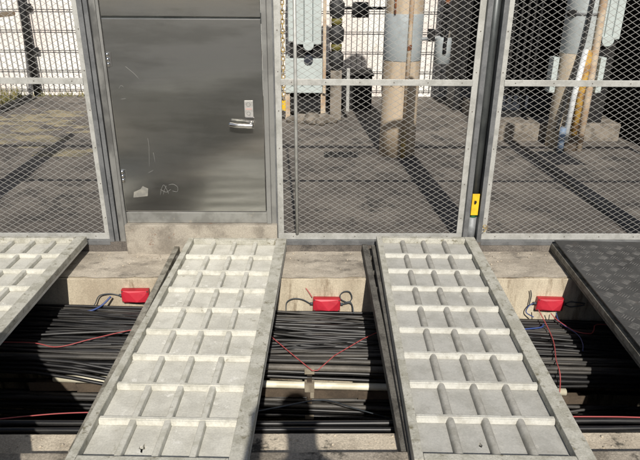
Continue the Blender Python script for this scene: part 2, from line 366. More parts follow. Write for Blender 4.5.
def tread_cover(label, loc, rz):
    t = thing('tread_plate', label, 'tread plate', loc, (0,0,R(rz)), 'dark tread plate covers')
    w, l = .78, 1.92
    MB().box(0, w, 0, l, 0, .008, .002).build('plate', 'tread', t)
    f = MB()
    for x0, x1, y0, y1 in ((0,.012,0,l),(w-.012,w,0,l),(.0125,w-.0125,0,.012),(.0125,w-.0125,l-.012,l)):
        f.box(x0+(.03 if x0 < .1 else -.03), x1+(.03 if x0 < .1 else -.03), y0+.002, y1-.002, -.020, -.0005)
    f.build('edge_frame', 'dirty', t)
    b = MB(); p = .080; j = 0; y = .06
    while y < l-.05:
        i = 0; x = .055
        while x < w-.04:
            d = 1 if (i+j) % 2 else -1
            for q in range(5):
                a = R(45*d); off = (q-2)*.0128
                cx, cy = x - math.sin(a)*off, y + math.cos(a)*off
                ux, uy = math.cos(a)*.025, math.sin(a)*.025
                vx, vy = -math.sin(a)*.0026, math.cos(a)*.0026
                lo = [b.bm.verts.new((cx+sx*ux+sy*vx, cy+sx*uy+sy*vy, .0079)) for sx, sy in ((-1,0),(-.5,-1),(.5,-1),(1,0),(.5,1),(-.5,1))]
                hi = [b.bm.verts.new((cx+sx*ux*.75+sy*vx*.4, cy+sx*uy*.75+sy*vy*.4, .0105)) for sx, sy in ((-1,0),(-.5,-1),(.5,-1),(1,0),(.5,1),(-.5,1))]
                b.bm.faces.new(hi)
                for k in range(6): b.bm.faces.new((lo[k], lo[(k+1)%6], hi[(k+1)%6], hi[k]))
            i += 1; x += p
        j += 1; y += p
    b.build('tread_pattern', 'treadbar', t)
    return t
tread_cover('dark tread plate cover skewed over the channel at the right edge', (1.507, 1.655, .018), -3.0)
cover('dirty grey cover set in the channel under the dark tread plate', (1.500, 1.66, -.0580), -3., 'dirty', 'dirty', 'dirty', 'dirty_rim', group='dirty covers under the pale ones')
# the run of the channel stays closed outside the picture
for k, x in enumerate((-2.82, -3.48, -4.14, -4.8)):
    struct(MB().box(x, x+.655, 1.71, 3.59, -.066, -.004, .003), 'closed_cover_run', 'dirty')
for x in (2.30, 2.96, 3.62, 4.28):
    struct(MB().box(x, x+.655, 1.71, 3.59, -.066, -.004, .003), 'closed_cover_run', 'dirty')
struct(MB().box(-9, -4.81, 1.70, 3.59, -.066, -.002), 'closed_channel', 'pave')
struct(MB().box(4.945, 9, 1.70, 3.59, -.066, -.002), 'closed_channel', 'pave')

# ------------------------------------------------------------------ cables and pipes in the channel
TL = -.035
def wander(x0, x1, y, z, n=26, jy=.010, jz=.008, tilt=TL, dy=0., dz=0.):
    pts = []; a = random.uniform(0, 6.28); b = random.uniform(0, 6.28); f = random.uniform(.7, 1.6); g = random.uniform(.7, 1.8)
    for i in range(n+1):
        u = i/n; x = x0 + (x1-x0)*u
        pts.append((x, y + jy*math.sin(f*x*2+a) + dy*(u-.5) + random.uniform(-.0025,.0025), z + random.uniform(-.0015,.0015) + tilt*x + jz*math.sin(g*x*2+b) + dz*(u-.5)))
    return pts
CG = 'black cables racked along the channel'
CLB = 'black rubber-sheathed cable in the bundles lying along the open channel'
def cable(pts, r, m='cable', label=CLB, group=CG):
    return tag(MB().tube(pts, r, 8).build('cable', m), label, 'cable', group)
y = 3.165
k = 0
while y > 2.66:                               # upper bed
    r = random.uniform(.0075, .012)
    cable(wander(-2.6, 2.6, y, -.300+random.uniform(-.008,.012), jy=.018, jz=.009, dy=random.uniform(-.07,.07)), r, 'cable' if random.random() < .72 else 'cable_dust')
    y -= r*2 + random.uniform(.000,.003); k += 1
y = 3.16
while y > 2.64:                               # second layer under it
    cable(wander(-2.6, 2.6, y, -.330, jy=.006, jz=.004, dy=random.uniform(-.02,.02)), .0135)
    y -= .034
for i in range(20):                           # strays crossing over the top
    cable(wander(-2.6, 2.6, random.uniform(2.70, 3.12), -.279+random.uniform(-.006,.006), jy=.045, jz=.007, dy=random.uniform(-.42,.42)), random.choice((.006,.0075,.009)), 'cable' if random.random() < .75 else 'cable_dust')
for z, yy, r in ((-.272,2.635,.013), (-.335,2.625,.012), (-.352,2.650,.012), (-.362,2.618,.010), (-.505,2.615,.011), (-.53,2.60,.014), (-.553,2.63,.011), (-.572,2.605,.010),
                 (-.592,2.62,.011), (-.612,2.60,.012), (-.54,2.66,.012), (-.58,2.68,.012)):
    cable(wander(-2.4, 2.4, yy, z, jy=.012, jz=.005, dz=random.uniform(-.02,.02)), r, 'cable' if random.random() < .6 else 'cable_dust')
for i in range(9):                            # lowest tier
    cable(wander(-2.4, 2.4, 2.45+i*.075, -.76+random.uniform(-.03,.03), jy=.03, jz=.012), random.uniform(.011,.015))
# sagging cables at left, fanned cables at right
for i in range(4):
    q = [(-1.75, 2.62-.01*i, -.235-.018*i), (-1.45, 2.60-.008*i, -.225-.022*i), (-1.25, 2.59-.01*i, -.238-.026*i), (-1.05, 2.58-.01*i, -.275-.027*i), (-.85, 2.57, -.33-.024*i), (-.6, 2.57, -.36-.02*i)]
    cable(q, .0095, label='black cable sagging in the gap left of the cream cover', group='sagging black cables at left')
for i in range(5):
    q = [(1.0, 2.56, -.63-.014*i), (1.25, 2.56, -.575-.022*i), (1.45, 2.555, -.53-.034*i), (1.7, 2.55, -.50-.045*i)]
    cable(q, .0085, 'cable_dust', label='dusty cable fanning upward in the gap left of the tread plate', group='fanned dusty cables at right')
def rail(name, label, cat, mb, m): return tag(mb.build(name, m), label, cat)
rail('conduit', 'dull grey-brown conduit clamped along the front of the cable bed', 'conduit', MB().tube([(x, 2.618, -.297+TL*x) for x in (-.95, -.3, .3, .9)], .017, 12), 'greypipe')
rail('conduit', 'cream white pipe running through the channel below the cables', 'pipe', MB().tube([(x, 2.592, -.390+TL*x) for x in (-1.36, -.7, 0, .6, 1.37)], .0195, 14), 'white_pipe')
tr = MB()
for a, b2, c, d in ((2.590, 2.596, -.470, -.418), (2.597, 2.68, -.470, -.464)):
    for i in range(12):
        x0 = -1.5 + i*.25; zz = TL*(x0+.125)
        tr.box(x0, x0+.2495, a, b2, c+zz, d+zz)
rail('cable_tray', 'brown steel cable tray edge beneath the cream white pipe', 'cable tray', tr, 'brown')
rail('conduit', 'fat black pipe along the front wall of the channel', 'pipe', MB().tube([(-4+.5*k, 1.962+.003*math.sin(k*2.1), -.150+.003*math.sin(k*1.3)) for k in range(17)], .024, 14), 'rubber')
for k, (yy, zz, r) in enumerate(((1.992,-.122,.012),(1.94,-.112,.011),(1.915,-.135,.013))):
    cable(wander(-4, 4, yy, zz, jy=.003, jz=.003, tilt=0), r, label='black cable beside the fat pipe along the front wall of the channel', group='black cables at the front of the channel')
for sx, lb in ((-.012, 'rusty clamp rack holding the cable tiers in the middle gap'), (-.60, 'clamp rack holding the cable tiers beneath the pale cream cover'), (.66, 'clamp rack holding the cable tiers beneath the greyer cover')):
    rk = thing('cable_rack', lb, 'cable rack', (sx, 2.64, TL*sx))
    MB().box(-.012, .012, .10, .14, -1.15, -.34).build('upright', 'brown', rk)
    for z in (-.352, -.49, -.635):
        MB().box(-.013, .013, -.06, .0995, z-.012, z).build('arm', 'brown', rk)
    for z, yy in ((-.30, -.028), (-.390, -.046)):
        cp = MB(); hz = .014 if z > -.35 else .026; cp.box(-.026, .026, yy-.030, yy-.024, z-hz, z+hz, .002); cp.box(-.026, .026, yy-.0235, yy+.012, z+hz-.006, z+hz, .001); cp.build('clamp', 'clamp', rk)
    MB().box(.004, .024, -.0565, -.052, -.47, -.43, .001).build('clamp', 'clamp', rk)
    MB().box(-.024, .024, -.072, -.066, -.60, -.572, .002).build('clamp', 'clamp', rk)

def curve(pts, n=8):
    "Catmull-Rom through points"
    P = [Vector(p) for p in pts]; P = [2*P[0]-P[1]] + P + [2*P[-1]-P[-2]]; out = []
    for i in range(1, len(P)-2):
        for k in range(n):
            t = k/n
            out.append(.5*((2*P[i]) + (P[i+1]-P[i-1])*t + (2*P[i-1]-5*P[i]+4*P[i+1]-P[i+2])*t*t + (3*P[i]-P[i-1]-3*P[i+1]+P[i+2])*t**3))
    out.append(P[-2]); return out
def wire(label, pts, r, m, name='wire', straight=False):
    return tag(MB().tube(pts if straight else curve(pts), r, 6).build(name, m), label, 'wire')
wire('thin pinkish red wire rising over the cables in the left gap', [(-1.9,2.72,-.20),(-1.52,2.72,-.205),(-1.36,2.69,-.212),(-1.2,2.76,-.208),(-1.0,2.86,-.212),(-.75,2.95,-.22)], .0028, 'redwire')
wire('pinkish red wire hanging in a V over the cables in the middle gap', [(-.42,2.93,-.21),(-.235,2.83,-.232),(-.10,2.66,-.245),(.003,2.545,-.262),(.03,2.547,-.262),(.12,2.66,-.25),(.285,2.82,-.25),(.45,2.93,-.24)], .0028, 'redwire', straight=True)
wire('red wire dropping from the red box down past the cables in the right gap', [(1.385,3.13,-.245),(1.40,3.08,-.275),(1.405,2.97,-.302),(1.385,2.85,-.305),(1.34,2.70,-.308),(1.325,2.60,-.325),(1.325,2.565,-.42),(1.32,2.55,-.55)], .0032, 'redwire')
wire('red wire looping right from the red box toward the tread plate', [(1.47,3.14,-.275),(1.50,3.10,-.30),(1.56,2.99,-.306),(1.64,2.96,-.306),(1.68,3.0,-.31),(1.72,3.05,-.30),(1.85,3.05,-.31)], .0032, 'redwire')
wire('blue wire trailing from the red box over the cables in the right gap', [(1.50,3.14,-.27),(1.51,3.08,-.304),(1.56,2.95,-.304),(1.55,2.85,-.304),(1.52,2.78,-.304)], .0028, 'bluewire')
wire('blue wire bundle lying on the cables at the left end of the right gap', [(1.15,2.98,-.296),(1.28,3.0,-.298),(1.37,3.02,-.30),(1.40,3.06,-.302)], .005, 'bluewire')
wire('blue wire bundle lying on the cables below the left red box', [(-1.62,3.09,-.235),(-1.45,3.08,-.232),(-1.33,3.09,-.228),(-1.27,3.13,-.215),(-1.22,3.17,-.175)], .006, 'bluewire')
wire('pink wire along the black pipe at the right end of the channel', [(1.0,2.005,-.105),(1.3,2.0,-.103),(1.6,1.995,-.108),(1.9,2.005,-.104),(2.3,2.0,-.106)], .003, 'redwire')
wire('pink wire crossing the black pipe at the left end of the channel', [(-1.9,1.93,-.097),(-1.5,1.955,-.094),(-1.25,1.99,-.09),(-1.05,2.01,-.085),(-.8,2.02,-.085)], .0026, 'redwire')
wire('thin dark wire arching over the pipe in the middle gap', [(-.35,1.99,-.09),(-.15,2.05,-.09),(.05,2.16,-.14),(.2,2.3,-.30),(.4,2.4,-.45)], .003, 'lead')

# ------------------------------------------------------------------ red joint boxes on the concrete face
def red_box(label, cx, cz, leads, w=.168, h=.088, rz=0.):
    t = thing('junction_box', label, 'junction box', (cx, 3.21, cz), (0, R(rz), 0), 'red junction boxes on the concrete')
    MB().box(-w/2, w/2, -.034, 0, -h/2, h/2, .006).build('box_body', 'red', t)
    ld = MB(); cs = [ld.bm.verts.new(q) for q in ((-w/2+.006,-.0345,-h/2+.006),(w/2-.006,-.0345,-h/2+.006),(w/2-.006,-.0345,h/2-.006),(-w/2+.006,-.0345,h/2-.006))]
    pk = [ld.bm.verts.new(q) for q in ((-w*.30,-.043,-h*.30),(w*.08,-.053,-h*.34),(w*.36,-.043,h*.12),(-w*.22,-.041,h*.32),(w*.10,-.0405,h*.34))]
    for f_ in ((cs[0],cs[1],pk[1],pk[0]),(cs[1],cs[2],pk[2],pk[1]),(cs[2],pk[4],pk[2]),(cs[2],cs[3],pk[3],pk[4]),(cs[3],cs[0],pk[0],pk[3]),(pk[0],pk[1],pk[3]),(pk[1],pk[2],pk[4]),(pk[1],pk[4],pk[3])): ld.bm.faces.new(f_)
    ld.build('lid', 'redlid', t)
    bt = MB()
    for sx in (-1, 1):
        for sz in (-1, 1): bt.tube([(sx*(w/2-.009), -.033, sz*(h/2-.009)), (sx*(w/2-.009), -.0385, sz*(h/2-.009))], .004, 8)
    bt.build('screws', 'bolt', t)
    for sx in (-1, 1):
        MB().tube([(sx*w/2, -.018, .0), (sx*(w/2+.018), -.018, 0)], .009, 10).build('cable_gland', 'lead', t)
    for p, m in leads: MB().tube(curve(p), .0035, 6).build('lead_wire', m, t)
red_box('red junction box on the concrete left of the cream cover', -1.075, -.178, [([(-.10,-.018,0),(-.16,-.02,.012),(-.22,-.025,.0),(-.25,-.03,-.05),(-.27,-.05,-.075)], 'lead'), ([(.10,-.018,0),(.14,-.02,-.02),(.16,-.03,-.06)], 'lead')])
red_box('red junction box with looped leads in the middle gap', .091, -.238, [
    ([(-.10,-.018,0),(-.15,-.02,.03),(-.205,-.02,.035),(-.245,-.022,.01),(-.25,-.03,-.04),(-.25,-.05,-.06)], 'lead'),
    ([(.10,-.018,0),(.135,-.02,.012),(.155,-.02,.045),(.14,-.02,.085),(.11,-.02,.09),(.085,-.02,.07),(.085,-.024,.04),(.12,-.024,.018),(.155,-.026,.005),(.165,-.04,-.045)], 'lead'),
    ([(.10,-.02,.0),(.14,-.022,.02),(.16,-.024,-.01),(.168,-.05,-.05)], 'lead'),
    ([(-.09,-.018,.045),(-.11,-.01,.075),(-.13,-.004,.10)], 'pinkwire')], rz=.8)
red_box('red junction box on the concrete left of the tread plate', 1.475, -.237, [
    ([(-.10,-.018,0),(-.125,-.02,-.01),(-.125,-.02,.05),(-.135,-.02,.09)], 'lead'), ([(-.10,-.018,0),(-.13,-.024,-.02),(-.14,-.03,-.06),(-.10,-.06,-.075)], 'bluewire'),
    ([(.10,-.018,.004),(.125,-.02,.018),(.16,-.02,.016),(.22,-.02,.01)], 'lead'), ([(.10,-.018,-.006),(.13,-.02,-.016),(.17,-.02,-.012),(.22,-.02,-.0)], 'lead')], rz=2.)

# ------------------------------------------------------------------ mesh fence
def diamond(x0, x1, z0, z1, y, px=.060, pz=.0365):
    mb = MB(); bm = mb.bm; m_ = pz/px; w = .00125; d = .0009
    for sgn, yy in ((1, y), (-1, y+.0027)):
        c0 = z0 - max(sgn*m_*x0, sgn*m_*x1); c1 = z1 - min(sgn*m_*x0, sgn*m_*x1)
        c = c0
        while c < c1:
            xs = []                       # clip z = sgn*m*x + c to the rectangle
            xa, xb = x0, x1
            for zz in (z0, z1):
                pass
            lo, hi = sorted(((z0-c)/(sgn*m_), (z1-c)/(sgn*m_)))
            xa, xb = max(x0, lo), min(x1, hi)
            if xb-xa > .004:
                wz = w
                q = []
                for x in (xa, xb):
                    z = sgn*m_*x + c
                    q.append([bm.verts.new((x, yy+a, z+b)) for a, b in ((-d,-wz),(d,-wz),(d,wz),(-d,wz))])
                for k in range(4): bm.faces.new((q[0][k], q[0][(k+1)%4], q[1][(k+1)%4], q[1][k]))
            c += pz
    return mb
def mesh_panel(label, x0, x1, top=2.0):
    t = thing('mesh_panel', label, 'fence panel', ((x0+x1)/2, FY, 0), (0,0,0), 'expanded mesh fence panels')
    h = (x1-x0)/2; fw = .038
    ox0, ox1 = -h, h
    diamond(-h+.01, h-.01, .012, top-.012, .010).build('mesh', 'mesh', t)
    fr = MB()                              # light inner flange, facing out
    fr.box(-h, -h+fw, -.004, .004, .05, top, .0015); fr.box(h-fw, h, -.004, .004, .05, top, .0015)
    fr.box(-h, h, -.004, .004, .006, .0495, .0015); fr.box(-h+fw+.0005, h-fw-.0005, -.004, .004, top-.08, top, .0015)
    fr.build('frame', 'galv', t)
    MB().box(-h+fw-.004, h-fw+.004, -.010, -.0045, 1.020, 1.058, .002).build('middle_rail', 'galv', t)
    lip = MB()                             # outer leg of the angle
    lip.box(-h-.030, -h-.0005, -.034, .03, .0, top); lip.box(h+.0005, h+.030, -.034, .03, 0, top)
    lip.box(-h, h, -.034, .03, -.022, .005)
    lip.build('frame_lip', 'galv_lip', t)
    bt = MB()
    for s in (-1, 1):
        z = .16
        while z < top:
            xx = s*(h-fw/2); bt.tube([(xx, -.0035, z), (xx, -.0065, z)], .0032, 8); z += .235
    n = max(2, int(2*h/.2))
    for i in range(n):
        x = -h + .1 + (2*h-.2)*i/(n-1)
        bt.tube([(x, -.0035, .028), (x, -.0065, .028)], .0032, 8)
        if abs(x) < h-fw: bt.tube([(x, -.0095, 1.039), (x, -.0125, 1.039)], .003, 8)
    bt.build('bolts', 'bolt', t)
    return t
mesh_panel('tall mesh panel left of the stainless steel door', -2.44, -1.335)
mesh_panel('tall mesh panel between the steel door and the yellow-labelled post', -.228+.004, 1.003)
mesh_panel('tall mesh panel right of the yellow-labelled post', 1.126, 2.26)
mesh_panel('mesh panel outside the left edge of the photo', -3.70, -2.56)
mesh_panel('mesh panel outside the right edge of the photo', 2.38, 3.50)
def post(label, x):
    t = thing('fence_post', label, 'fence post', (x, FY+.025, 0), (0,0,0), 'steel fence posts')
    MB().tube([(0,0,.0),(0,0,2.36)], .028, 18).build('post_pipe', 'post', t)
    MB().box(-.055, .055, .0305, .07, 0, 2.30, .003).build('back_channel', 'galv_lip', t)
    MB().tube([(0,0,2.36),(0,0,2.372)], .031, 18).build('cap', 'galv_lip', t)
    return t
pc = post('dark steel fence post with a yellow label near its foot', 1.0645)
MB().tube([(0,-.006,-.01),(0,-.006,.165)], .0295, 18).build('base_sleeve', 'postgrey', pc)
MB().tube([(0,-.004,.1655),(0,-.004,.19)], .029, 18).build('green_band', 'green', pc)
lab = MB().box(-.0235, .0235, -.046, -.036, .188, .334, .002).build('yellow_label', 'yellow', pc)
MB().prism([(-.009,.272),(-.004,.262),(.004,.268),(.008,.280),(.003,.290),(-.003,.288),(-.008,.291)], -.0485, -.0462).build('black_mark', 'black', lab)
post('dark steel fence post outside the left edge, past the left mesh panel', -2.505)
post('dark steel fence post outside the right edge, past the right mesh panel', 2.32)
yw = MB()
yw.tube([(math.cos(t)*.014, 0, .018+math.sin(t)*.016) for t in [.6283*k for k in range(10)]], .0035, 6, closed=True)
yw.tube(curve([(.014,0,.018),(.013,0,-.004),(.004,0,-.026),(-.006,0,-.03)]), .0035, 6)
yw.tube(curve([(.022,0,.03),(.026,0,.01),(.022,0,-.012)]), .003, 6)
o = yw.build('painted_mark', 'yellow', None, (1.139, FY-.037, .10))
tag(o, 'yellow painted scribble low on the frame beside the yellow-labelled post', 'painted mark'); o.scale = (.75, 1, .75); o.data.materials[0] = M['yellow_old']
tag(MB().box(2.44, 2.74, FY-.02, FY-.016, 1.46, 1.86, .001).build('shadow_plate', 'galv'), 'unseen metal plate added past the right mesh panel to cast a shadow', 'plate')  # out of view, added to drop a shadow on the yard slab
stk = tag(MB().tube([(-.098, FY-.013, .05), (-.103, FY-.018, 2.05)], .0105, 10).build('thin_rod', 'galv'), 'thin pale upright rod tied to the mesh near the steel door', 'rod')

# ------------------------------------------------------------------ stainless door
D = thing('steel_door', 'scuffed stainless steel door with lever handle in the mesh fence', 'door', (-.75, FY, 0))
x0, x1 = -1.205+.75, -.293+.75
MB().box(x0+.003, x1-.003, -.045, -.005, .222, 1.396, .003).build('door_leaf', 'steel', D)
MB().box(x0+.003, x1-.003, -.045, -.005, 1.408, 2.05, .003).build('top_panel', 'steel', D)
MB().box(x0, x1, -.035, 0, .136, .210, .003).build('sill_plate', 'sill', D)
MB().box(x0+.001, x1-.001, -.0305, -.012, 1.37, 1.43).build('seam_backing', 'post', D)
fr = MB()
fr.box(x1+.001, x1+.030, -.05, .01, .136, 2.08, .003); fr.box(x1+.0305, x1+.062, -.036, .012, .03, 2.08, .003)
fr.box(x0-.018, x0-.001, -.05, .01, .0, 2.08, .003); fr.box(x0-.018, x1+.062, -.05, .01, 2.0805, 2.14, .003)
fr.build('door_frame', 'steel_frame', D)
MB().box(x0-.064, x0-.026, -.028, .012, -.01, 2.1, .007).build('jamb_bar', 'jamb', D)
fl = MB(); fl.box(x0-.096, x0-.0705, -.03, .012, .0, 2.05, .002); fl.build('jamb_flange', 'galv_lip', D)
lp = MB().box(-.408+.75, -.356+.75, -.051, -.0455, .835, .935, .002).build('lock_plate', 'lockplate', D)
mk = MB()
mk.tube([(-.384+.75+math.cos(t)*.012, -.0515, .912+math.sin(t)*.012) for t in [.6283*k for k in range(10)]], .002, 6, closed=True)
mk.tube([(-.384+.75+math.cos(t)*.011, -.0515, .858+math.sin(t)*.011) for t in [.6283*k for k in range(10)]], .002, 6, closed=True)
mk.build('plate_rings', 'printgrey', lp)
MB().box(-.400+.75, -.364+.75, -.0522, -.0512, .880, .890).build('red_line', 'faintred', lp)
hd = MB()
hd.tube([(-.374+.75, -.045, .79), (-.374+.75, -.095, .79)], .013, 14)
hd.tube(curve([(-.358+.75,-.097,.790),(-.40+.75,-.10,.792),(-.45+.75,-.102,.795),(-.500+.75,-.094,.800)]), .0125, 12, sx=.7)
hd.build('lever_handle', 'chrome', D)
MB().box(-.405+.75, -.352+.75, -.050, -.0455, .765, .8345, .002).build('handle_rose', 'chrome', D)
for z in (1.17, .46):
    h = MB()
    for q in (-.027, 0, .027): h.tube([(x0+.014, -.052, z+q-.0115), (x0+.014, -.052, z+q+.0115)], .0085, 12)
    h.box(x0+.010, x0+.034, -.0485, -.0455, z-.04, z+.04)
    h.build('hinge', 'chrome', D)
# leftovers of tape and scratches on the steel
tp = MB().prism([(-.392,.315),(-.300,.325),(-.292,.375),(-.325,.392),(-.34,.372),(-.385,.352)], -.0462, -.0453).build('tape_residue', 'tape', D)
sc = MB()
for pts in ([(-.22,.33),(-.205,.38),(-.19,.40),(-.175,.37),(-.165,.34)], [(-.16,.40),(-.13,.405),(-.105,.385),(-.11,.355),(-.14,.36)], [(-.215,.37),(-.18,.352),(-.15,.37)], [(-.20,.335),(-.19,.365),(-.175,.395)],
            [(-.27,.52),(-.262,.60),(-.258,.66),(-.26,.70)], [(-.23,.55),(-.235,.61)], [(-.345,1.13),(-.30,1.09),(-.275,1.06)], [(-.40,1.0),(-.385,1.02),(-.37,1.01)], [(-.395,.94),(-.365,.943)],
            [(-.28,.48),(-.25,.495)]):
    sc.tube(curve([(x, -.0455, z) for x, z in pts], 4), .0009, 4)
sc.build('scratches', 'scratch', D)
st = tag(MB().box(-1.215, -.226, FY-.075, FY+.10, -.078, .134, .006).build('door_step', 'step'), 'stained concrete step under the stainless steel door', 'step')

# ------------------------------------------------------------------ back wall and grid fence
WY = 9.0
tag(MB().box(-11, 11, WY, WY+.22, -.1, 3.0).build('boundary_wall', 'wall'), 'whitewashed boundary wall closing the back of the yard', 'wall')
def grid_fence(label, xa, xb, y):
    t = thing('grid_fence', label, 'fence', ((xa+xb)/2, y, 0), (0,0,0), 'black welded grid fence bays')
    h = (xb-xa)/2; g = MB()
    n = int(2*h/.0785)
    for i in range(n+1):
        x = -h + 2*h*i/n; g.tube([(x, 0, .05), (x, 0, 2.2)], .0042, 5)
    g.build('upright_wires', 'grid', t)
    g = MB(); z = .09
    while z < 2.2:
        g.tube([(-h, -.012, z), (h, -.012, z)], .006, 5); z += .278
    g.build('cross_wires', 'grid', t)
    g = MB(); g.tube([(-h, -.045, 0), (-h, -.045, 2.3)], .052, 10); g.build('post', 'black', t)
    for z in (.66, 1.25):
        MB().box(-h+.045, -h+.12, -.07, -.018, z-.03, z+.03, .004).build('bracket', 'black', t)
    return t
grid_fence('black grid fence bay in front of the white wall, far left', -7.14, -4.075, 8.972)
grid_fence('black grid fence bay with post and clamp seen through the left mesh panel', -4.07, -1.005, 8.972)
grid_fence('black grid fence bay seen behind the yard pole in the middle panel', -1.0, 2.065, 8.972)
grid_fence('black grid fence bay hidden behind the dark equipment at right', 2.07, 5.14, 8.972)
rl = thing('pipe_railing', 'dark low railing running toward the viewer at the far left of the yard', 'railing', (-4.09, 8.7, 0))
MB().tube([(0,0,.03),(0,-3.2,.03)], .035, 8).build('bottom_rail', 'black', rl)
MB().tube([(.09,0,.02),(.09,-3.2,.02)], .016, 8).build('ground_pipe', 'galv_lip', rl)
MB().tube([(-.02,0,1.16),(-.02,-3.2,1.16)], .032, 8).build('top_rail', 'conduit', rl)
for yy in (-1.25, -3.15): MB().tube([(0,yy,0),(0,yy,1.2)], .05, 10).build('rail_post', 'black', rl)
gr = MB(); rnd = random.Random(3)
for i in range(1100):
    if i < 800: cx, cy = rnd.uniform(-5.3,-4.2), rnd.uniform(8.0,8.95)
    else: cx, cy = rnd.uniform(-4.2,-1.5), rnd.uniform(8.84,8.97)
    hgt = rnd.uniform(.05,.2)*(1 if i < 800 else .5); a = rnd.uniform(0,6.28); w = .008
    p = [(cx-w*math.cos(a), cy-w*math.sin(a), 0), (cx+w*math.cos(a), cy+w*math.sin(a), 0), (cx+rnd.uniform(-.06,.06), cy+rnd.uniform(-.06,.06), hgt)]
    gr.bm.faces.new([gr.bm.verts.new(q) for q in p])
tag(gr.build('dry_grass', 'grass'), 'dry yellowish grass growing at the foot of the white wall', 'grass', None, 'stuff')

# ------------------------------------------------------------------ yard poles
P1 = thing('utility_pole', 'round beige concrete pole with one grey-blue band and a beige conduit', 'pole', (.852, 5.80, 0))
def pole_shaft(x, y, r0, r1, z0, z1): return MB().lathe([(r0+(r1-r0)*k/8, z0+(z1-z0)*k/8) for k in range(9)], 32)
pole_shaft(0,0,.178,.165,0,3.08).build('shaft', 'pole', P1)
MB().lathe([(.1755,.915),(.1785,.92),(.1768,1.325),(.1735,1.33)], 32).build('painted_band', 'band', P1)
cdt = MB().tube([(.035,-.182,0),(.035,-.18,.28)], .024, 12).build('yellow_conduit_foot', 'yellow_old', P1)
MB().tube([(.035,-.183,.2805),(.035,-.178,1.5),(.035,-.17,2.5)], .021, 12).build('conduit', 'conduit', P1)
MB().box(.018, .055, -.205, -.1995, 1.02, 1.07, .002).build('rust_plate', 'rust', P1)
MB().box(-.115, -.100, -.165, -.14, 1.33, 1.5).build('rust_streak', 'rust', P1)
ar = thing('surge_arrester', 'light grey-blue cylinder hung from a bracket on the pole with the beige conduit', 'arrester', (1.215, 5.72, .89))
MB().lathe([(.062,0),(.074,.006),(.076,.22),(.07,.235),(.03,.24)], 20).build('housing', 'band', ar)
MB().tube([(-.31,.05,.21),(-.10,.01,.225),(0,-.0,.245)], .016, 8).build('bracket_arm', 'postgrey', ar)
MB().box(-.145,-.085,-.03,.03,.20,.31,.004).build('clamp_block', 'dark', ar)
MB().box(-.30,-.265,-.02,.03,.12,.22,.004).build('bracket_foot', 'dark', ar)
q = MB()
for k in range(6): q.lathe([(.022,.24+.05*k),(.040,.255+.05*k),(.022,.285+.05*k)], 14)
q.build('insulator_sheds', 'dark', ar)
MB().tube(curve([(.0,-.02,.53),(.03,-.03,.6),(.09,-.03,.66),(.10,0,.8)]), .022, 8).build('jumper', 'rust', ar)
MB().tube(curve([(.0,-.085,.10),(.0,-.085,.2),(.02,-.07,.34),(.05,-.02,.45)]), .017, 8).build('drop_lead', 'dark', ar)
MB().box(-.01,.05,-.05,.05,.20,.30,.01).build('cap_fitting', 'greypipe', ar)

P2 = thing('utility_pole', 'beige concrete pole with pale blue upper part and pipes strapped to it', 'pole', (2.665, 6.12, 0))
pole_shaft(0,0,.182,.166,0,3.3).build('shaft', 'pole_lit', P2)
MB().lathe([(.1775,.955),(.1805,.96),(.1735,2.6),(.170,2.605)], 32).build('painted_band', 'band_lit', P2)
MB().lathe([(.179,1.31),(.184,1.312),(.184,1.335),(.179,1.337)], 32).build('strap', 'galv_lip', P2)
MB().box(-.20,-.13,-.12,-.06,1.30,1.36,.004).build('strap_bolt', 'dark', P2)
for s in (-1, 1):
    MB().box(s*.235-.028, s*.235+.028, -.07, .05, .57, .915, .003).build('pole_plate', 'pale', P2)
    MB().box(min(s*.17,s*.207), max(s*.17,s*.207), -.03, .01, .70, .76).build('plate_arm', 'galv_lip', P2)
MB().tube([(-.085,-.225,.10),(-.07,-.222,.55),(-.025,-.215,1.01)], .028, 12).build('white_pipe', 'whitepaint', P2)
MB().tube([(-.125,-.235,.0),(-.125,-.232,.25)], .032, 12).build('blue_pipe_foot', 'bluepaint', P2)
MB().tube([(-.005,-.215,.17),(.0,-.215,.6),(.015,-.21,1.0)], .034, 12).build('rusty_yellow_pipe', 'orange', P2)
MB().tube([(.085,-.19,0),(.085,-.19,.6),(.075,-.185,1.6),(.07,-.18,2.6)], .036, 12).build('beige_pipe', 'conduit', P2)
MB().box(-.08,.04,-.23,-.18,.0,.20,.01).build('pipe_box', 'brown', P2)
MB().tube(curve([(-.155,-.15,.2),(-.115,-.19,.6),(-.06,-.2,1.0),(-.03,-.205,1.5),(.01,-.20,2.2),(.03,-.2,2.8)]), .019, 8).build('cable_bundle', 'rubber', P2)

# ------------------------------------------------------------------ transformers and yard equipment
def finned_head(t, cx, y0, y1, w, z0, z1, lobes=True, m='pale'):
    n = 3
    for i in range(n):
        a = cx - w/2 + w*i/n
        MB().box(a+.002, a+w/n-.002, y0, y1, z0, z1, .012).build('radiator_panel', m, t)
    b = MB()
    for i in range(7):
        z = z0+.02+(z1-z0-.04)*i/6.
    k = MB()
    poly = [(cx-.062, z0+.03)] + [(cx+.062*math.cos(math.pi+math.pi*i/14), z0-.005+.062*math.sin(math.pi+math.pi*i/14)) for i in range(15)] + [(cx+.062, z0+.03)]
    k.prism(poly, y0-.015, y1-.05); k.build('round_foot', m, t)
T1 = thing('transformer', 'pale blue-grey transformer with round feet, seen beside the steel door', 'transformer', (-.08, 7.35, 0))
finned_head(T1, .035, 0, .5, .31, .90, 2.4)
MB().box(-.205, -.128, .02, .5, .93, 2.4, .008).build('side_panel', 'pale', T1)
MB().box(-.19, .20, .06, .5, .74, .9, .004).build('dark_recess', 'dark', T1)
MB().prism([(.035+.055*math.cos(t), .725+.055*math.sin(t)) for t in [.4488*k for k in range(14)]], -.02, .05).build('drain_cap', 'navy', T1)
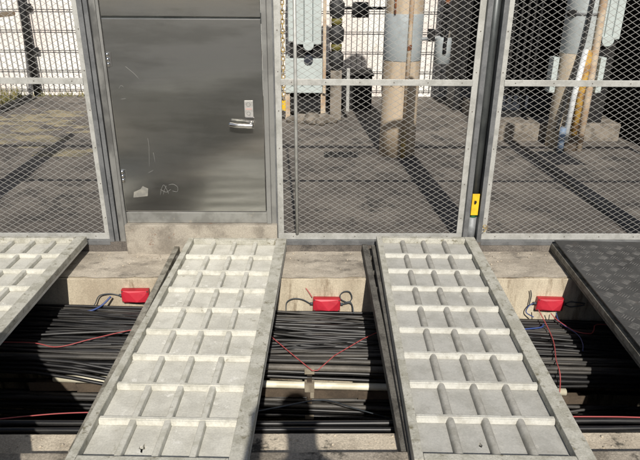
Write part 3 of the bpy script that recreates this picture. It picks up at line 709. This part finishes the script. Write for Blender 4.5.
MB().box(-.245, .205, .0, .5, .33, .738, .008).build('lower_tank', 'pale', T1)
MB().box(.208, .245, -.02, .06, .33, 2.4, .003).build('side_post', 'conduit', T1)
MB().box(-.215, .19, .09, .45, .10, .33, .003).build('underside_shade', 'dark', T1)  # near-black block fills the open gap, shade under the tank given as colour
for x in (-.225, .215): MB().box(x-.03, x+.03, .03, .45, 0, .329, .003).build('leg', 'conduit', T1)
ch = thing('insulated_ladder', 'worn yellow chain hanging beside the pale transformer', 'chain', (-.345, 7.25, 0))
cm = MB()
for i in range(26):
    z = .28 + i*.052
    a = 0 if i % 2 else math.pi/2
    cm.tube([(math.cos(a)*.019*math.cos(t), math.sin(a)*.019*math.cos(t), z+.034*math.sin(t)) for t in [.7854*k for k in range(8)]], .0075, 5, closed=True)
cm.build('chain_links', 'yellow_old', ch)
ch.name = 'yellow_chain'
MB().box(-.022, .022, -.015, .015, .135, .255, .004).build('end_tag', 'yellow', ch)
MB().tube([(0,.0,1.6),(0,.0,2.45)], .008, 6).build('hanger', 'black', ch)
TC = thing('cable_termination', 'black ribbed cable termination with olive bands right of the pale transformer', 'insulator', (.29, 7.4, 0))
q = MB(); pr = [(.05,0),(.05,.55)]; z = .62
while z < 2.3:
    pr += [(.055,z),(.085,z+.03),(.092,z+.16),(.06,z+.20)]; z += .29
q.lathe(pr, 20); q.build('stack', 'rubber', TC)
z = .82
while z < 2.2:
    MB().lathe([(.052,z+.01),(.066,z+.012),(.066,z+.082),(.052,z+.084)], 18).build('olive_band', 'olive', TC); z += .29
MB().box(-.07,.07,-.07,.07,.0,.60,.01).build('stand', 'stone', TC)
MB().box(.13, .17, -.03, .03, .10, .62, .006).build('pipe_leg', 'galv', TC)
for i, (x, y, r) in enumerate(((-.14,7.16,.085),(.0,7.12,.10),(.13,7.15,.09),(.24,7.18,.075),(.10,7.05,.06),(-.26,7.2,.06))):
    tag(MB().ball((x, y, r*.6), r, 2, (1.1,.9,.8), .09).build('stone', 'stone'), 'rough beige stone in the heap at the foot of the pale transformer', 'stone', 'stones heaped by the transformer')
cb = thing('low_box', 'low dark box near the back fence beside the round pole', 'box', (.50, 8.2, 0))  # low box in one near-black tone
MB().box(-.30, .30, -.2, .25, 0, .44, .02).build('box_body', 'dark', cb)
MB().box(-.32, .32, -.22, .27, .441, .47, .006).build('lid', 'dark', cb)
bb = thing('post_insulator', 'black drum insulator on a horizontal bar left of the round pole', 'insulator', (.60, 7.9, 0))
MB().tube([(0,0,1.18),(0,0,1.36)], [.11,.10], 18).build('drum', 'rubber', bb)
MB().tube([(-.32,0,1.29),(.35,0,1.29)], .018, 8).build('bar', 'black', bb)
MB().box(-.35,-.31,-.03,.03,0,1.6,.004).build('support', 'dark', bb)
# dark rounded tank behind the middle panel
T2 = thing('equipment_tank', 'dark round-cornered finned tank behind the hanging grey-blue cylinder', 'tank', (2.18, 8.2, 0))
MB().box(-.33, .36, -.3, .3, .34, 2.4, .10).build('tank_body', 'dark', T2)
f = MB()
for i in range(9): f.box(-.25+.06*i, -.25+.06*i+.02, -.33, -.301, .45, 2.2)
f.build('cooling_fins', 'dark', T2)
for x in (-.24, .26): MB().box(x-.04, x+.04, -.22, .22, 0, .345).build('leg', 'black', T2)
# large dark transformer behind the right panel
pl = tag(MB().box(2.0, 3.36, 6.33, 7.9, -.02, .19, .015).build('plinth', 'stone'), 'low concrete plinth behind the pole with pipes', 'plinth')
T3 = thing('transformer', 'large dark blue transformer on the low concrete plinth', 'transformer', (2.68, 7.15, .19))
MB().box(-.60, .62, -.42, .6, .06, 2.3, .02).build('tank_body', 'navy', T3)
f = MB()
for i in range(17): f.box(-.55+.068*i, -.55+.068*i+.022, -.56, -.4205, .25, 2.2, .004)
f.build('cooling_fins', 'dark', T3)
MB().box(-.56, .58, -.50, .55, .0, .058).build('base_frame', 'black', T3)
T4 = thing('transformer', 'pale blue-grey radiator tank right of the pole with pipes', 'transformer', (3.03, 6.36, .191))
finned_head(T4, .02, 0, .2, .25, .87, 2.4)
MB().box(-.09, .13, .03, .18, 0, .865, .004).build('stand', 'dark', T4)
T5 = thing('switch_cabinet', 'black switch cabinet at the right edge of the yard', 'cabinet', (4.10, 6.55, 0))
MB().box(-.62, .70, -.45, .5, .0, 1.75, .02).build('cabinet_body', 'dark', T5)
MB().box(-.60, .04, -.462, -.4505, .08, 1.68, .006).build('door', 'dark', T5)
MB().box(.06, .68, -.462, -.4505, .08, 1.68, .006).build('door', 'dark', T5)
MB().box(-.02, .0, -.50, -.4625, .8, .95, .004).build('handle', 'black', T5)
wb = thing('meter_box', 'small white box on a bracket at the right edge of the yard', 'box', (3.50, 5.92, .74))
MB().box(-.09, .10, -.05, .05, 0, .13, .012).build('box_body', 'whitepaint', wb)
MB().tube([(-.09,0,.05),(-.28,.0,.03)], .008, 6).build('conduit', 'galv', wb)
MB().box(.03,.07,-.02,.02,-.74,-.001).build('stand', 'dark', wb)
bk = tag(MB().box(3.6, 6.5, 8.2, 8.5, 0, 2.6).build('screen_wall', 'dark'), 'dark screen wall behind the black switch cabinet', 'wall')
dr = thing('drain_grate', 'dark drain grate set in the yard slab beside the round pole', 'drain', (.29, 5.73, 0))
MB().box(-.17,.17,-.09,.09,.001,.010,.002).build('frame', 'black', dr)
g = MB()
for i in range(8): g.box(-.15+.04*i, -.15+.04*i+.018, -.08,.08,.0102,.014)
g.build('bars', 'dark', dr)

# ------------------------------------------------------------------ the photographer whose shadow falls across the channel
def skinned(name, joints, bones, m, parent=None, sub=2):
    me = bpy.data.meshes.new(name); me.from_pydata([j[0] for j in joints], bones, [])
    o = bpy.data.objects.new(name, me); C.objects.link(o)
    me.skin_vertices or o.modifiers
    o.modifiers.new('skin', 'SKIN')
    for v, j in zip(me.skin_vertices[0].data, joints):
        r = j[1]; v.radius = r if isinstance(r, tuple) else (r, r); v.use_root = False
    me.skin_vertices[0].data[0].use_root = True
    o.modifiers['skin'].use_smooth_shade = True
    sb = o.modifiers.new('sub', 'SUBSURF'); sb.levels = sb.render_levels = sub
    dg = bpy.context.evaluated_depsgraph_get(); dg.update()
    nm = bpy.data.meshes.new_from_object(o.evaluated_get(dg)); nm.name = name
    o.modifiers.clear(); o.data = nm
    nm.materials.clear(); nm.materials.append(M[m] if isinstance(m, str) else m)
    if parent: o.parent = parent
    return o
PX, PY = .095, -.215
per = thing('person', 'person in dark clothes photographing the channel, both hands holding up a phone', 'person', (PX, PY, 0)); per.scale = (.97, .97, .97)
J = [((0,0,.98),(.155,.11)), ((0,0,1.15),(.14,.10)), ((0,.0,1.34),(.165,.115)), ((0,.0,1.47),(.12,.09)), ((0,.01,1.555),(.056,.056)), ((0,.035,1.66),(.075,.088)), ((0,.03,1.76),(.072,.085)),
     ((-.175,0,1.455),(.062,.062)), ((-.24,.05,1.22),(.046,.046)), ((-.19,.105,1.545),(.031,.031)), ((-.18,.112,1.63),(.028,.022)),
     ((.165,0,1.455),(.062,.062)), ((.17,.07,1.22),(.046,.046)), ((.0,.105,1.53),(.031,.031)), ((-.045,.112,1.61),(.028,.022)),
     ((-.095,0,.90),(.088,.09)), ((-.105,.01,.50),(.060,.062)), ((-.11,-.01,.10),(.042,.045)), ((-.115,.10,.045),(.045,.032)), ((-.12,.17,.035),(.038,.024)),
     ((.095,0,.90),(.088,.09)), ((.105,.01,.50),(.060,.062)), ((.11,-.01,.10),(.042,.045)), ((.115,.10,.045),(.045,.032)), ((.12,.17,.035),(.038,.024))]
B = [(0,1),(1,2),(2,3),(3,4),(4,5),(5,6),(3,7),(7,8),(8,9),(9,10),(3,11),(11,12),(12,13),(13,14),(0,15),(15,16),(16,17),(17,18),(18,19),(0,20),(20,21),(21,22),(22,23),(23,24)]
body = skinned('body', J, B, 'skin', per)
for mname in ('shirt', 'trousers', 'shoe'): body.data.materials.append(M[mname])
for p in body.data.polygons:
    c = p.center
    arm = c.y > .075 and c.z > 1.36
    if c.z < .085: p.material_index = 3
    elif c.z < .99: p.material_index = 2
    elif c.z < 1.50 and not arm: p.material_index = 1
hr = MB()
r = bmesh.ops.create_uvsphere(hr.bm, u_segments=20, v_segments=14, radius=1.)
bmesh.ops.delete(hr.bm, geom=[v for v in hr.bm.verts if v.co.y > .45 and v.co.z < .45 or v.co.z < -.6], context='VERTS')
for v in hr.bm.verts: v.co = Vector((v.co.x*.092, .022+v.co.y*.108, 1.755+v.co.z*.098))
for f_ in hr.bm.faces: f_.smooth = True
hr.build('hair', 'hair', per)
fc = MB(); fc.ball((0,.128,1.715), .016, 2, (.8,1.2,1.3)); fc.build('nose', 'skin', per)
ey = MB(); ey.ball((-.03,.113,1.745), .011); ey.ball((.03,.113,1.745), .011); ey.build('eyes', 'black', per)
er = MB(); er.ball((-.083,.03,1.725), .028, 2, (.35,.7,1)); er.ball((.083,.03,1.725), .028, 2, (.35,.7,1)); er.build('ears', 'skin', per)
for s, hx in ((-1, -.185), (1, -.045)):
    base = Vector((hx, .228, 1.69))
    for k, ln in enumerate((.055,.06,.057,.045)):
        z = 1.66 - .018*k
        MB().tube(curve([(hx+s*.010,.112,z),(hx+s*.020,.130,z+.004),(hx+s*.010,.144,z+.006),(hx-s*ln*.35,.145,z+.006)]), .0078, 8).build('finger', 'skin', per)
    MB().tube(curve([(hx+s*.012,.108,1.61),(hx+s*.002,.104,1.635),(hx-s*.014,.112,1.655)]), .0095, 8).build('thumb', 'skin', per)
ph = thing('phone', 'dark phone held up in both hands by the photographer', 'phone', (-.02, -.090, 1.62))
MB().box(-.075, .075, -.004, .004, -.036, .036, .003).build('phone_body', 'black', ph)
